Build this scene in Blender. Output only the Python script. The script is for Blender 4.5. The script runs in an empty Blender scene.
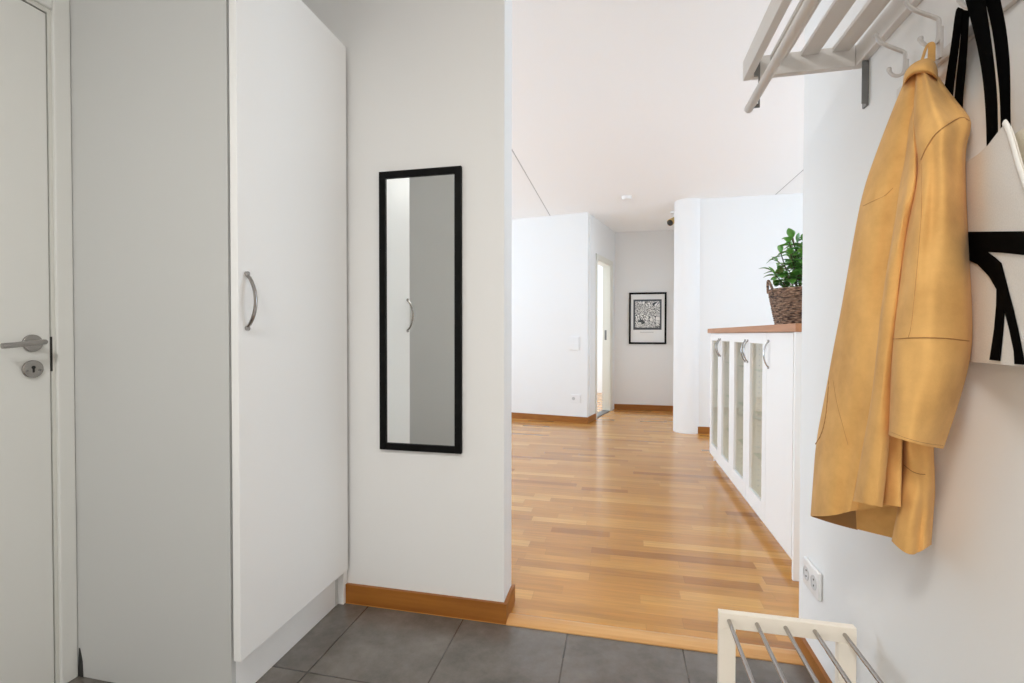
import bpy, bmesh, math, random
from mathutils import Vector, Matrix, noise
C = bpy.context.scene
COL = C.collection
random.seed(7)

# ------------------------------------------------------------------ camera
RB = [[0.97617948, 0.21696115, 0.00121923],
      [-0.00445403, 0.01442117, 0.99988609],
      [-0.21691885, 0.97607371, -0.015044]]          # right, up, forward
FPX = 480.466
EYE = Vector((0, 0, 1.1))
cam_d = bpy.data.cameras.new('camera')
cam = bpy.data.objects.new('camera', cam_d)
COL.objects.link(cam)
r_, u_, f_ = [Vector(v) for v in RB]
cam.matrix_world = Matrix(((r_.x, u_.x, -f_.x, EYE.x), (r_.y, u_.y, -f_.y, EYE.y),
                           (r_.z, u_.z, -f_.z, EYE.z), (0, 0, 0, 1)))
cam_d.sensor_width = 36
cam_d.lens = FPX / 1024 * 36
cam_d.clip_start = 0.02
C.camera = cam

# ------------------------------------------------------------------ world, lights, exposure
w = bpy.data.worlds.new('world'); C.world = w; w.use_nodes = True
bg = w.node_tree.nodes['Background']
bg.inputs[0].default_value = (0.73, 0.89, 1.05, 1); bg.inputs[1].default_value = 2.5
C.view_settings.view_transform = 'Standard'
C.view_settings.look = 'None'
C.view_settings.exposure = 0.0
C.view_settings.gamma = 1.0
C.view_settings.use_curve_mapping = False
C.cycles.use_denoising = True
C.cycles.max_bounces = 12
C.cycles.diffuse_bounces = 8
C.cycles.sample_clamp_indirect = 6

def area(name, loc, target, sx, sy, power, col=(1, 1, 1)):
    d = bpy.data.lights.new(name, 'AREA'); d.shape = 'RECTANGLE'
    d.size = sx; d.size_y = sy; d.energy = power; d.color = col
    o = bpy.data.objects.new(name, d); COL.objects.link(o)
    o.location = loc
    o.rotation_euler = (Vector(target) - Vector(loc)).to_track_quat('-Z', 'Y').to_euler()
    return o
# daylight through the living room windows (left and right ends of the room)
area('daylight_left', (-4.05, 3.8, 1.45), (0, 3.8, 3.6), 3.0, 2.0, 88, (0.70, 0.87, 1.03))
area('daylight_right', (3.45, 3.25, 1.45), (0, 3.25, 3.6), 2.4, 2.0, 50, (0.70, 0.87, 1.03))
# daylight in the side room behind the block
area('daylight_side_room', (-2.6, 7.6, 1.4), (0, 7.4, 1.4), 1.2, 1.5, 65, (0.76, 0.92, 1.06))
# hall: two added fill lights out of view, one overhead, one behind the camera
area('hall_fill_top', (-0.5, -0.6, 2.5), (-0.5, -0.61, 0), 0.4, 0.4, 36, (1.0, 0.985, 0.945))
area('hall_fill_behind', (-1.62, -2.2, 1.25), (0.6, 0.9, 1.0), 1.1, 1.7, 34, (1.0, 0.93, 0.84))

# ------------------------------------------------------------------ tracing helpers (pixel of the photo -> point)
def raydir(px, py):
    c = Vector(((px - 512) / FPX, -(py - 341.5) / FPX, 1))
    return r_ * c.x + u_ * c.y + f_ * c.z
def PX(px, py, X):
    d = raydir(px, py); return EYE + d * (X / d.x)
def PY(px, py, Y):
    d = raydir(px, py); return EYE + d * (Y / d.y)
def PPL(px, py, p0, n):
    d = raydir(px, py); return EYE + d * ((Vector(p0) - EYE).dot(n) / d.dot(n))

# ------------------------------------------------------------------ materials
MATS = {}
def nodes(m):
    nt = m.node_tree; return nt, nt.nodes, nt.links, nt.nodes['Principled BSDF']
def mat(name, col, rough=0.5, metal=0.0, bump=0.0, bscale=200, var=0.0, vscale=6, spec=None, stretch=None):
    if name in MATS: return MATS[name]
    m = bpy.data.materials.new(name); m.use_nodes = True
    nt, N, L, b = nodes(m)
    b.inputs['Base Color'].default_value = (*col, 1)
    b.inputs['Roughness'].default_value = rough
    b.inputs['Metallic'].default_value = metal
    if spec is not None: b.inputs['Specular IOR Level'].default_value = spec
    tc = N.new('ShaderNodeTexCoord'); src = tc.outputs['Object']
    if stretch:
        mp = N.new('ShaderNodeMapping'); mp.inputs['Scale'].default_value = stretch
        L.new(src, mp.inputs[0]); src = mp.outputs[0]
    if var:
        nz = N.new('ShaderNodeTexNoise'); nz.inputs['Scale'].default_value = vscale; nz.inputs['Detail'].default_value = 5
        L.new(src, nz.inputs['Vector'])
        mx = N.new('ShaderNodeMix'); mx.data_type = 'RGBA'
        mx.inputs[6].default_value = (*[c * (1 - var) for c in col], 1)
        mx.inputs[7].default_value = (*[min(1, c * (1 + var)) for c in col], 1)
        L.new(nz.outputs[0], mx.inputs[0]); L.new(mx.outputs[2], b.inputs['Base Color'])
    if bump:
        nb = N.new('ShaderNodeTexNoise'); nb.inputs['Scale'].default_value = bscale; nb.inputs['Detail'].default_value = 3
        L.new(src, nb.inputs['Vector'])
        bp = N.new('ShaderNodeBump'); bp.inputs['Strength'].default_value = bump; bp.inputs['Distance'].default_value = 0.001
        L.new(nb.outputs[0], bp.inputs['Height']); L.new(bp.outputs[0], b.inputs['Normal'])
    MATS[name] = m
    return m

M_wall = mat('wall_paint', (0.84, 0.84, 0.835), 0.75, bump=0.12, bscale=160)
M_white = mat('white_laminate', (0.92, 0.92, 0.915), 0.48, bump=0.05, bscale=90, stretch=(1, 1, 0.1))
M_side_shade = mat('shaded_side_laminate', (0.62, 0.625, 0.615), 0.45, bump=0.05, bscale=90, stretch=(1, 1, 0.1))  # white laminate darkened: shade on the wardrobe side is put into the colour
M_doorp = mat('door_paint', (0.76, 0.765, 0.74), 0.35)
M_dark = mat('dark_gap', (0.03, 0.03, 0.028), 0.8)
M_steel = mat('brushed_steel', (0.40, 0.38, 0.365), 0.22, 1.0)
M_blackm = mat('black_lacquer', (0.004, 0.004, 0.004), 0.5, spec=0.12)
M_plastic = mat('white_plastic', (0.85, 0.85, 0.85), 0.3)
M_rack = mat('white_painted_wood', (0.72, 0.70, 0.68), 0.45, var=0.04, vscale=8, stretch=(6, 0.6, 6), bump=0.1, bscale=60)
M_cream = mat('cream_painted_wood', (0.98, 0.91, 0.80), 0.5, var=0.02, vscale=10)
M_bracket = mat('grey_bracket_steel', (0.20, 0.20, 0.20), 0.45, 0.5)
M_hook = mat('hook_steel', (0.62, 0.60, 0.59), 0.35, 0.3)
M_column = mat('column_paint', (0.86, 0.86, 0.86), 0.7)
M_leaf = mat('leaf_green', (0.11, 0.30, 0.05), 0.35, var=0.5, vscale=14)
M_stem = mat('stem_brown', (0.10, 0.08, 0.04), 0.7)
M_birch = mat('pale_interior_wood', (0.97, 0.92, 0.80), 0.5, var=0.03, vscale=6)
M_brass = mat('brass', (0.55, 0.38, 0.15), 0.3, 1.0)
M_black = mat('black_webbing', (0.002, 0.002, 0.002), 0.95, bump=0.4, bscale=500, spec=0.03)
M_inset = mat('grey_inset', (0.5, 0.5, 0.5), 0.5)

def wood(name, c1, c2, rough=0.35, axis=0):
    m = bpy.data.materials.new(name); m.use_nodes = True
    nt, N, L, b = nodes(m)
    tc = N.new('ShaderNodeTexCoord'); mp = N.new('ShaderNodeMapping')
    s = [40, 40, 40]; s[axis] = 3
    mp.inputs['Scale'].default_value = s
    nz = N.new('ShaderNodeTexNoise'); nz.inputs['Scale'].default_value = 1; nz.inputs['Detail'].default_value = 6
    cr = N.new('ShaderNodeValToRGB')
    cr.color_ramp.elements[0].position = 0.3; cr.color_ramp.elements[0].color = (*c1, 1)
    cr.color_ramp.elements[1].position = 0.7; cr.color_ramp.elements[1].color = (*c2, 1)
    L.new(tc.outputs['Object'], mp.inputs[0]); L.new(mp.outputs[0], nz.inputs[0])
    L.new(nz.outputs[0], cr.inputs[0]); L.new(cr.outputs[0], b.inputs['Base Color'])
    b.inputs['Roughness'].default_value = rough
    return m
M_bbx = wood('oak_baseboard_x', (0.26, 0.085, 0.008), (0.38, 0.14, 0.018), 0.45, 0)
M_bby = wood('oak_baseboard_y', (0.26, 0.085, 0.008), (0.38, 0.14, 0.018), 0.45, 1)
M_thr = wood('oak_threshold', (0.60, 0.30, 0.10), (0.74, 0.42, 0.17), 0.3, 0)
M_top = wood('worktop_wood', (0.42, 0.185, 0.085), (0.53, 0.25, 0.12), 0.4, 1)

def math_n(N, L, op, a, b=None, c=None):
    n = N.new('ShaderNodeMath'); n.operation = op
    for i, v in enumerate((a, b, c)):
        if v is None: continue
        if isinstance(v, (int, float)): n.inputs[i].default_value = v
        else: L.new(v, n.inputs[i])
    return n.outputs[0]

def parquet():
    m = bpy.data.materials.new('oak_parquet'); m.use_nodes = True
    nt, N, L, b = nodes(m)
    tc = N.new('ShaderNodeTexCoord'); sp = N.new('ShaderNodeSeparateXYZ'); L.new(tc.outputs['Object'], sp.inputs[0])
    x, y = sp.outputs[0], sp.outputs[1]
    W, LEN = 0.0695, 0.47
    yy = math_n(N, L, 'DIVIDE', y, W); row = math_n(N, L, 'FLOOR', yy)
    wn = N.new('ShaderNodeTexWhiteNoise'); wn.noise_dimensions = '1D'; L.new(row, wn.inputs['W'])
    xs = math_n(N, L, 'MULTIPLY_ADD', wn.outputs['Value'], 7.3, math_n(N, L, 'DIVIDE', x, LEN))
    # uneven strip lengths
    wob = math_n(N, L, 'MULTIPLY', math_n(N, L, 'SINE', math_n(N, L, 'MULTIPLY', xs, 2.1)), 0.32)
    xs = math_n(N, L, 'ADD', xs, wob)
    cell = math_n(N, L, 'FLOOR', xs)
    cv = N.new('ShaderNodeCombineXYZ'); L.new(cell, cv.inputs[0]); L.new(row, cv.inputs[1])
    wc = N.new('ShaderNodeTexWhiteNoise'); wc.noise_dimensions = '2D'; L.new(cv.outputs[0], wc.inputs['Vector'])
    cr = N.new('ShaderNodeValToRGB'); e = cr.color_ramp.elements
    e[0].position = 0; e[0].color = (0.36, 0.140, 0.024, 1)
    e[1].position = 1; e[1].color = (0.70, 0.38, 0.105, 1)
    for p, c in ((0.08, (0.50, 0.225, 0.046)), (0.5, (0.55, 0.25, 0.053)), (0.82, (0.61, 0.30, 0.070))):
        q = e.new(p); q.color = (*c, 1)
    L.new(wc.outputs['Value'], cr.inputs[0])
    # grain, shifted per strip
    mp = N.new('ShaderNodeMapping'); mp.inputs['Scale'].default_value = (3.5, 60, 1)
    L.new(tc.outputs['Object'], mp.inputs[0])
    ad = N.new('ShaderNodeVectorMath'); ad.operation = 'ADD'
    sc = N.new('ShaderNodeVectorMath'); sc.operation = 'SCALE'; sc.inputs['Scale'].default_value = 37
    L.new(wc.outputs['Color'], sc.inputs[0]); L.new(mp.outputs[0], ad.inputs[0]); L.new(sc.outputs[0], ad.inputs[1])
    gz = N.new('ShaderNodeTexNoise'); gz.inputs['Scale'].default_value = 1; gz.inputs['Detail'].default_value = 6; gz.inputs['Roughness'].default_value = 0.65
    L.new(ad.outputs[0], gz.inputs[0])
    gm = N.new('ShaderNodeMapRange'); gm.inputs[1].default_value = 0.3; gm.inputs[2].default_value = 0.7; gm.inputs[3].default_value = 0.80; gm.inputs[4].default_value = 1.13
    L.new(gz.outputs[0], gm.inputs[0])
    # fine joints
    fy = math_n(N, L, 'FRACT', yy); fx = math_n(N, L, 'FRACT', xs)
    jy = math_n(N, L, 'LESS_THAN', fy, 0.022); jx = math_n(N, L, 'LESS_THAN', fx, 0.005)
    j = math_n(N, L, 'MAXIMUM', jy, jx)
    jf = math_n(N, L, 'MULTIPLY_ADD', j, -0.18, 1.0)
    k = math_n(N, L, 'MULTIPLY', gm.outputs[0], jf)
    mul = N.new('ShaderNodeVectorMath'); mul.operation = 'SCALE'
    L.new(cr.outputs[0], mul.inputs[0]); L.new(k, mul.inputs['Scale'])
    L.new(mul.outputs[0], b.inputs['Base Color'])
    b.inputs['Roughness'].default_value = 0.25
    b.inputs['Coat Weight'].default_value = 0.35; b.inputs['Coat Roughness'].default_value = 0.12
    b.inputs['Specular IOR Level'].default_value = 0.6
    lz = N.new('ShaderNodeTexNoise'); lz.inputs['Scale'].default_value = 5; L.new(tc.outputs['Object'], lz.inputs[0])
    bp = N.new('ShaderNodeBump'); bp.inputs['Strength'].default_value = 0.2; bp.inputs['Distance'].default_value = 0.003
    L.new(lz.outputs[0], bp.inputs['Height']); L.new(bp.outputs[0], b.inputs['Normal'])
    return m
M_parquet = parquet()

def tiles():
    m = bpy.data.materials.new('grey_floor_tile'); m.use_nodes = True
    nt, N, L, b = nodes(m)
    tc = N.new('ShaderNodeTexCoord'); sp = N.new('ShaderNodeSeparateXYZ'); L.new(tc.outputs['Object'], sp.inputs[0])
    P = 0.402
    def axis(s, off):
        a = math_n(N, L, 'DIVIDE', math_n(N, L, 'SUBTRACT', s, off), P)
        fr = math_n(N, L, 'FRACT', a); d = math_n(N, L, 'MINIMUM', fr, math_n(N, L, 'SUBTRACT', 1.0, fr))
        return math_n(N, L, 'FLOOR', a), math_n(N, L, 'LESS_THAN', d, 0.0065)
    cx, gx = axis(sp.outputs[0], -0.5815); cy, gy = axis(sp.outputs[1], 1.365)
    g = math_n(N, L, 'MAXIMUM', gx, gy)
    cv = N.new('ShaderNodeCombineXYZ'); L.new(cx, cv.inputs[0]); L.new(cy, cv.inputs[1])
    wc = N.new('ShaderNodeTexWhiteNoise'); L.new(cv.outputs[0], wc.inputs['Vector'])
    ad = N.new('ShaderNodeVectorMath'); ad.operation = 'MULTIPLY_ADD'
    ad.inputs[1].default_value = (9, 9, 9); L.new(wc.outputs['Color'], ad.inputs[0]); L.new(tc.outputs['Object'], ad.inputs[2])
    n1 = N.new('ShaderNodeTexNoise'); n1.inputs['Scale'].default_value = 7; n1.inputs['Detail'].default_value = 8; n1.inputs['Roughness'].default_value = 0.7
    L.new(ad.outputs[0], n1.inputs[0])
    cr = N.new('ShaderNodeValToRGB'); e = cr.color_ramp.elements
    e[0].position = 0.3; e[0].color = (0.088, 0.078, 0.067, 1); e[1].position = 0.72; e[1].color = (0.190, 0.170, 0.150, 1)
    L.new(n1.outputs[0], cr.inputs[0])
    mx = N.new('ShaderNodeMix'); mx.data_type = 'RGBA'; mx.inputs[7].default_value = (0.055, 0.042, 0.034, 1)
    L.new(g, mx.inputs[0]); L.new(cr.outputs[0], mx.inputs[6]); L.new(mx.outputs[2], b.inputs['Base Color'])
    b.inputs['Roughness'].default_value = 0.27; b.inputs['Specular IOR Level'].default_value = 1.0
    bp = N.new('ShaderNodeBump'); bp.inputs['Strength'].default_value = 0.4; bp.inputs['Distance'].default_value = 0.002
    L.new(math_n(N, L, 'SUBTRACT', 1.0, g), bp.inputs['Height']); L.new(bp.outputs[0], b.inputs['Normal'])
    return m
M_tile = tiles()

def ceiling_mat():
    m = bpy.data.materials.new('ceiling_paint'); m.use_nodes = True
    nt, N, L, b = nodes(m)
    tc = N.new('ShaderNodeTexCoord'); sp = N.new('ShaderNodeSeparateXYZ'); L.new(tc.outputs['Object'], sp.inputs[0])
    a = math_n(N, L, 'DIVIDE', math_n(N, L, 'ADD', sp.outputs[0], 0.855), 2.488)
    fr = math_n(N, L, 'FRACT', math_n(N, L, 'ADD', a, 0.5))
    d = math_n(N, L, 'ABSOLUTE', math_n(N, L, 'SUBTRACT', fr, 0.5))
    g = math_n(N, L, 'LESS_THAN', d, 0.0022)
    mx = N.new('ShaderNodeMix'); mx.data_type = 'RGBA'
    mx.inputs[6].default_value = (0.95, 0.95, 0.95, 1); mx.inputs[7].default_value = (0.52, 0.52, 0.52, 1)
    L.new(g, mx.inputs[0]); L.new(mx.outputs[2], b.inputs['Base Color'])
    b.inputs['Roughness'].default_value = 0.8
    return m
M_ceil = ceiling_mat()

def mirror_mat():
    m = bpy.data.materials.new('mirror_glass'); m.use_nodes = True
    b = m.node_tree.nodes['Principled BSDF']
    b.inputs['Base Color'].default_value = (0.90, 0.92, 0.91, 1); b.inputs['Metallic'].default_value = 1; b.inputs['Roughness'].default_value = 0.0
    return m
M_mirror = mirror_mat()

def glass_mat(name, tint=(1, 1, 1), gl=0.15):
    m = bpy.data.materials.new(name); m.use_nodes = True
    nt = m.node_tree; N = nt.nodes; L = nt.links
    N.remove(N['Principled BSDF'])
    t = N.new('ShaderNodeBsdfTransparent'); t.inputs[0].default_value = (*tint, 1)
    g = N.new('ShaderNodeBsdfGlossy'); g.inputs['Roughness'].default_value = 0.03
    mx = N.new('ShaderNodeMixShader'); mx.inputs[0].default_value = gl
    L.new(t.outputs[0], mx.inputs[1]); L.new(g.outputs[0], mx.inputs[2]); L.new(mx.outputs[0], N['Material Output'].inputs[0])
    return m
M_glass = glass_mat('cabinet_glass'); M_pane = glass_mat('window_glass', (1, 1, 1), 0.04)
M_shelfglass = glass_mat('shelf_glass', (0.94, 0.98, 0.95), 0.06)

def suede():
    m = bpy.data.materials.new('tan_suede'); m.use_nodes = True
    nt, N, L, b = nodes(m)
    tc = N.new('ShaderNodeTexCoord')
    n1 = N.new('ShaderNodeTexNoise'); n1.inputs['Scale'].default_value = 11; n1.inputs['Detail'].default_value = 7; n1.inputs['Roughness'].default_value = 0.62
    L.new(tc.outputs['Object'], n1.inputs[0])
    cr = N.new('ShaderNodeValToRGB'); e = cr.color_ramp.elements
    e[0].position = 0.28; e[0].color = (0.60, 0.32, 0.095, 1); e[1].position = 0.68; e[1].color = (0.80, 0.465, 0.155, 1)
    L.new(n1.outputs[0], cr.inputs[0]); L.new(cr.outputs[0], b.inputs['Base Color'])
    b.inputs['Roughness'].default_value = 0.9
    b.inputs['Sheen Weight'].default_value = 0.08
    n2 = N.new('ShaderNodeTexNoise'); n2.inputs['Scale'].default_value = 260; n2.inputs['Detail'].default_value = 3
    L.new(tc.outputs['Object'], n2.inputs[0])
    bp = N.new('ShaderNodeBump'); bp.inputs['Strength'].default_value = 0.25; bp.inputs['Distance'].default_value = 0.001
    n3 = N.new('ShaderNodeTexNoise'); n3.inputs['Scale'].default_value = 13; n3.inputs['Detail'].default_value = 2
    mp = N.new('ShaderNodeMapping'); mp.inputs['Scale'].default_value = (1, 1, 0.45); L.new(tc.outputs['Object'], mp.inputs[0]); L.new(mp.outputs[0], n3.inputs[0])
    bq = N.new('ShaderNodeBump'); bq.inputs['Strength'].default_value = 0.55; bq.inputs['Distance'].default_value = 0.012
    L.new(n3.outputs[0], bq.inputs['Height']); L.new(bq.outputs[0], bp.inputs['Normal'])
    L.new(n2.outputs[0], bp.inputs['Height']); L.new(bp.outputs[0], b.inputs['Normal'])
    return m
M_suede = suede()
M_seam = mat('brown_stitch', (0.40, 0.19, 0.06), 0.9)
M_seam2 = mat('tan_stitch', (0.52, 0.27, 0.095), 0.9)

def canvas(name, col):
    m = bpy.data.materials.new(name); m.use_nodes = True
    nt, N, L, b = nodes(m)
    tc = N.new('ShaderNodeTexCoord'); mp = N.new('ShaderNodeMapping'); mp.inputs['Scale'].default_value = (1, 350, 350)
    L.new(tc.outputs['Object'], mp.inputs[0])
    n2 = N.new('ShaderNodeTexNoise'); n2.inputs['Scale'].default_value = 1; L.new(mp.outputs[0], n2.inputs[0])
    mr = N.new('ShaderNodeMapRange'); mr.inputs[3].default_value = 0.86; mr.inputs[4].default_value = 1.08
    L.new(n2.outputs[0], mr.inputs[0])
    v = N.new('ShaderNodeVectorMath'); v.operation = 'SCALE'; v.inputs[0].default_value = col; L.new(mr.outputs[0], v.inputs['Scale'])
    L.new(v.outputs[0], b.inputs['Base Color']); b.inputs['Roughness'].default_value = 0.95
    bp = N.new('ShaderNodeBump'); bp.inputs['Strength'].default_value = 0.4; bp.inputs['Distance'].default_value = 0.001
    L.new(n2.outputs[0], bp.inputs['Height']); L.new(bp.outputs[0], b.inputs['Normal'])
    return m
M_canvas = canvas('natural_canvas', (0.80, 0.765, 0.72))
M_canvas2 = canvas('natural_canvas_lining', (0.80, 0.74, 0.62))

def basket_mat():
    m = bpy.data.materials.new('woven_rattan'); m.use_nodes = True
    nt, N, L, b = nodes(m)
    tc = N.new('ShaderNodeTexCoord')
    n1 = N.new('ShaderNodeTexNoise'); n1.inputs['Scale'].default_value = 1; n1.inputs['Detail'].default_value = 3
    mp = N.new('ShaderNodeMapping'); mp.inputs['Scale'].default_value = (45, 45, 120); L.new(tc.outputs['Object'], mp.inputs[0]); L.new(mp.outputs[0], n1.inputs[0])
    cr = N.new('ShaderNodeValToRGB'); e = cr.color_ramp.elements
    e[0].position = 0.38; e[0].color = (0.06, 0.032, 0.022, 1); e[1].position = 0.66; e[1].color = (0.42, 0.27, 0.18, 1)
    L.new(n1.outputs[0], cr.inputs[0]); L.new(cr.outputs[0], b.inputs['Base Color']); b.inputs['Roughness'].default_value = 0.7
    return m
M_basket = basket_mat()

def print_mat():
    m = bpy.data.materials.new('poster_pattern'); m.use_nodes = True
    nt, N, L, b = nodes(m)
    tc = N.new('ShaderNodeTexCoord')
    nz = N.new('ShaderNodeTexNoise'); nz.inputs['Scale'].default_value = 5; L.new(tc.outputs['Object'], nz.inputs[0])
    ad = N.new('ShaderNodeVectorMath'); ad.operation = 'MULTIPLY_ADD'; ad.inputs[1].default_value = (0.35, 0, 0.35)
    L.new(nz.outputs['Color'], ad.inputs[0]); L.new(tc.outputs['Object'], ad.inputs[2])
    wv = N.new('ShaderNodeTexVoronoi'); wv.feature = 'DISTANCE_TO_EDGE'; wv.inputs['Scale'].default_value = 34
    mp = N.new('ShaderNodeMapping'); mp.inputs['Scale'].default_value = (0.7, 1, 1.9); mp.inputs['Rotation'].default_value = (0, 0.5, 0)
    L.new(ad.outputs[0], mp.inputs[0]); L.new(mp.outputs[0], wv.inputs[0])
    cr = N.new('ShaderNodeValToRGB'); cr.color_ramp.interpolation = 'CONSTANT'; e = cr.color_ramp.elements
    e[0].position = 0; e[0].color = (0.05, 0.06, 0.07, 1); e[1].position = 0.10; e[1].color = (0.88, 0.88, 0.86, 1)
    L.new(wv.outputs['Distance'], cr.inputs[0]); L.new(cr.outputs[0], b.inputs['Base Color'])
    return m
M_print = print_mat()
M_printbg = mat('poster_grey', (0.075, 0.085, 0.10), 0.6)
M_paper = mat('poster_paper', (0.86, 0.86, 0.85), 0.4)

# ------------------------------------------------------------------ mesh helpers
class MB:
    def __init__(s): s.bm = bmesh.new()
    def box(s, lo, hi, bev=0.0, rot=None, seg=2):
        bm2 = bmesh.new()
        bmesh.ops.create_cube(bm2, size=1)
        c = [(a + b) / 2 for a, b in zip(lo, hi)]; d = [abs(b - a) for a, b in zip(lo, hi)]
        for v in bm2.verts: v.co = Vector((v.co.x * d[0], v.co.y * d[1], v.co.z * d[2]))
        if bev: bmesh.ops.bevel(bm2, geom=bm2.edges[:], offset=min(bev, min(d) * 0.45), segments=seg, profile=0.5, affect='EDGES')
        for v in bm2.verts:
            if rot is not None: v.co = rot @ v.co
            v.co += Vector(c)
        return s.merge(bm2)
    def merge(s, bm2, M=None):
        if M is not None: bmesh.ops.transform(bm2, matrix=M, verts=bm2.verts)
        me = bpy.data.meshes.new('t'); bm2.to_mesh(me); bm2.free(); s.bm.from_mesh(me); bpy.data.meshes.remove(me)
        return s
    def cyl(s, a, b, r, r2=None, n=20, bev=0):
        a, b = Vector(a), Vector(b); bm2 = bmesh.new()
        bmesh.ops.create_cone(bm2, cap_ends=True, segments=n, radius1=r, radius2=r if r2 is None else r2, depth=(b - a).length)
        if bev:
            ed = [e for e in bm2.edges if abs(e.verts[0].co.z - e.verts[1].co.z) < 1e-6]
            bmesh.ops.bevel(bm2, geom=ed, offset=bev, segments=3, profile=0.5, affect='EDGES')
        q = (b - a).to_track_quat('Z', 'Y').to_matrix().to_4x4()
        return s.merge(bm2, Matrix.Translation((a + b) / 2) @ q)
    def tube(s, pts, r, n=8, smooth=0, sx=1.0, sy=1.0, up=None, caps=True):
        P = [Vector(p) for p in pts]
        for _ in range(smooth):
            Q = [P[0]]
            for i in range(len(P) - 1):
                Q.append(P[i] * .75 + P[i + 1] * .25); Q.append(P[i] * .25 + P[i + 1] * .75)
            Q.append(P[-1]); P = Q
        R = r if isinstance(r, (list, tuple)) else None
        rings = []; nrm = None
        for i, p in enumerate(P):
            t = (P[min(i + 1, len(P) - 1)] - P[max(i - 1, 0)]).normalized()
            if nrm is None:
                nrm = Vector(up) if up else (Vector((0, 0, 1)) if abs(t.z) < 0.9 else Vector((1, 0, 0)))
            nrm = (nrm - t * nrm.dot(t)).normalized(); bn = t.cross(nrm)
            rr = r if R is None else R[0] + (R[-1] - R[0]) * i / (len(P) - 1)
            rings.append([s.bm.verts.new(p + nrm * math.cos(2 * math.pi * k / n) * rr * sx + bn * math.sin(2 * math.pi * k / n) * rr * sy) for k in range(n)])
        for a, b in zip(rings, rings[1:]):
            for k in range(n): s.bm.faces.new((a[k], a[(k + 1) % n], b[(k + 1) % n], b[k]))
        if caps:
            s.bm.faces.new(rings[0][::-1]); s.bm.faces.new(rings[-1])
        return s
    def lathe(s, prof, cen=(0, 0, 0), n=32, axis='Z', caps=False):
        c = Vector(cen); rings = []
        for (r, z) in prof:
            ring = []
            for k in range(n):
                a = 2 * math.pi * k / n
                v = Vector((r * math.cos(a), r * math.sin(a), z))
                if axis == 'X': v = Vector((v.z, v.x, v.y))
                if axis == 'Y': v = Vector((v.x, v.z, v.y))
                ring.append(s.bm.verts.new(c + v))
            rings.append(ring)
        for a, b in zip(rings, rings[1:]):
            for k in range(n): s.bm.faces.new((a[k], a[(k + 1) % n], b[(k + 1) % n], b[k]))
        if caps: s.bm.faces.new(rings[0][::-1]); s.bm.faces.new(rings[-1])
        return s
    def poly(s, pts, thick=None):
        vs = [s.bm.verts.new(p) for p in pts]
        f = s.bm.faces.new(vs)
        if thick is not None:
            r = bmesh.ops.extrude_face_region(s.bm, geom=[f])
            for v in [g for g in r['geom'] if isinstance(g, bmesh.types.BMVert)]: v.co += Vector(thick)
        return s
    def build(s, name, m, parent=None, smooth=False, origin=None):
        bmesh.ops.recalc_face_normals(s.bm, faces=s.bm.faces[:])
        me = bpy.data.meshes.new(name)
        if origin is not None:
            for v in s.bm.verts: v.co -= Vector(origin)
        elif parent is not None:
            for v in s.bm.verts: v.co -= PARLOC.get(parent.name, Vector((0, 0, 0)))
        s.bm.to_mesh(me); s.bm.free()
        if smooth:
            for p in me.polygons: p.use_smooth = True
            try: me.set_sharp_from_angle(angle=math.radians(40))
            except Exception: pass
        if m: me.materials.append(m)
        o = bpy.data.objects.new(name, me); COL.objects.link(o)
        if origin is not None: o.location = origin
        if parent is not None: o.parent = parent
        PARLOC[o.name] = PARLOC.get(parent.name, Vector((0, 0, 0))) if parent is not None else (Vector(origin) if origin is not None else Vector((0, 0, 0)))
        return o
PARLOC = {}
def thing(name, label, cat, loc=(0, 0, 0), group=None):
    o = bpy.data.objects.new(name, None); COL.objects.link(o); o.location = loc
    o.empty_display_size = 0.05
    o['label'] = label; o['category'] = cat
    if group: o['group'] = group
    PARLOC[o.name] = Vector(loc)
    return o
def tag(o, label, cat, group=None):
    o['label'] = label; o['category'] = cat
    if group: o['group'] = group
    return o
def struct(o): o['kind'] = 'structure'; return o
def sempty(name, loc=(0, 0, 0)):
    o = bpy.data.objects.new(name, None); COL.objects.link(o); o.location = loc; o.empty_display_size = 0.05
    o['kind'] = 'structure'; PARLOC[o.name] = Vector(loc); return o
def copy_tree(o, parent=None):
    c = o.copy(); COL.objects.link(c)
    if parent is not None: c.parent = parent
    for ch in list(o.children): copy_tree(ch, c)
    return c

# ------------------------------------------------------------------ the setting
H = 2.6
XR = 0.622          # hall right wall plane
YF = 1.772          # mirror wall plane
XLW = -1.70         # hall left wall plane
YR = -2.9
struct(MB().box((-1.95, -3.05, -0.12), (XR + 0.13, 1.754, 0)).build('floor', M_tile))
struct(MB().box((-4.3, 1.754, -0.12), (3.6, 10.3, 0.0)).build('floor', M_parquet))
struct(MB().box((-4.3, -3.05, H), (3.6, 10.3, H + 0.1)).build('ceiling', M_ceil))
# hall walls
dY0, dY1, dZ = 0.22, 1.150, 2.092
b = MB(); b.box((XLW - 0.14, YR - 0.12, 0), (XLW, dY0, H)); b.box((XLW - 0.14, dY1, 0), (XLW, 1.772, H)); b.box((XLW - 0.14, dY0, dZ), (XLW, dY1, H))
struct(b.build('wall_left', M_wall))
struct(MB().box((XLW, -0.22, 0), (-1.08, -0.06, H)).build('wall_left_return', M_wall))
struct(MB().box((-4.15, YF, 0), (-0.424, 1.900, H)).build('wall_front', M_wall))
struct(MB().box((XLW, YR - 0.12, 0), (XR + 0.12, YR, H)).build('wall_rear', M_wall))
b = MB(); b.box((XR, YR, 0), (XR + 0.12, 1.853, H)); b.box((XR + 0.12, 1.733, 0), (3.45, 1.853, H))
struct(b.build('wall_right', M_wall))
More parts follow.
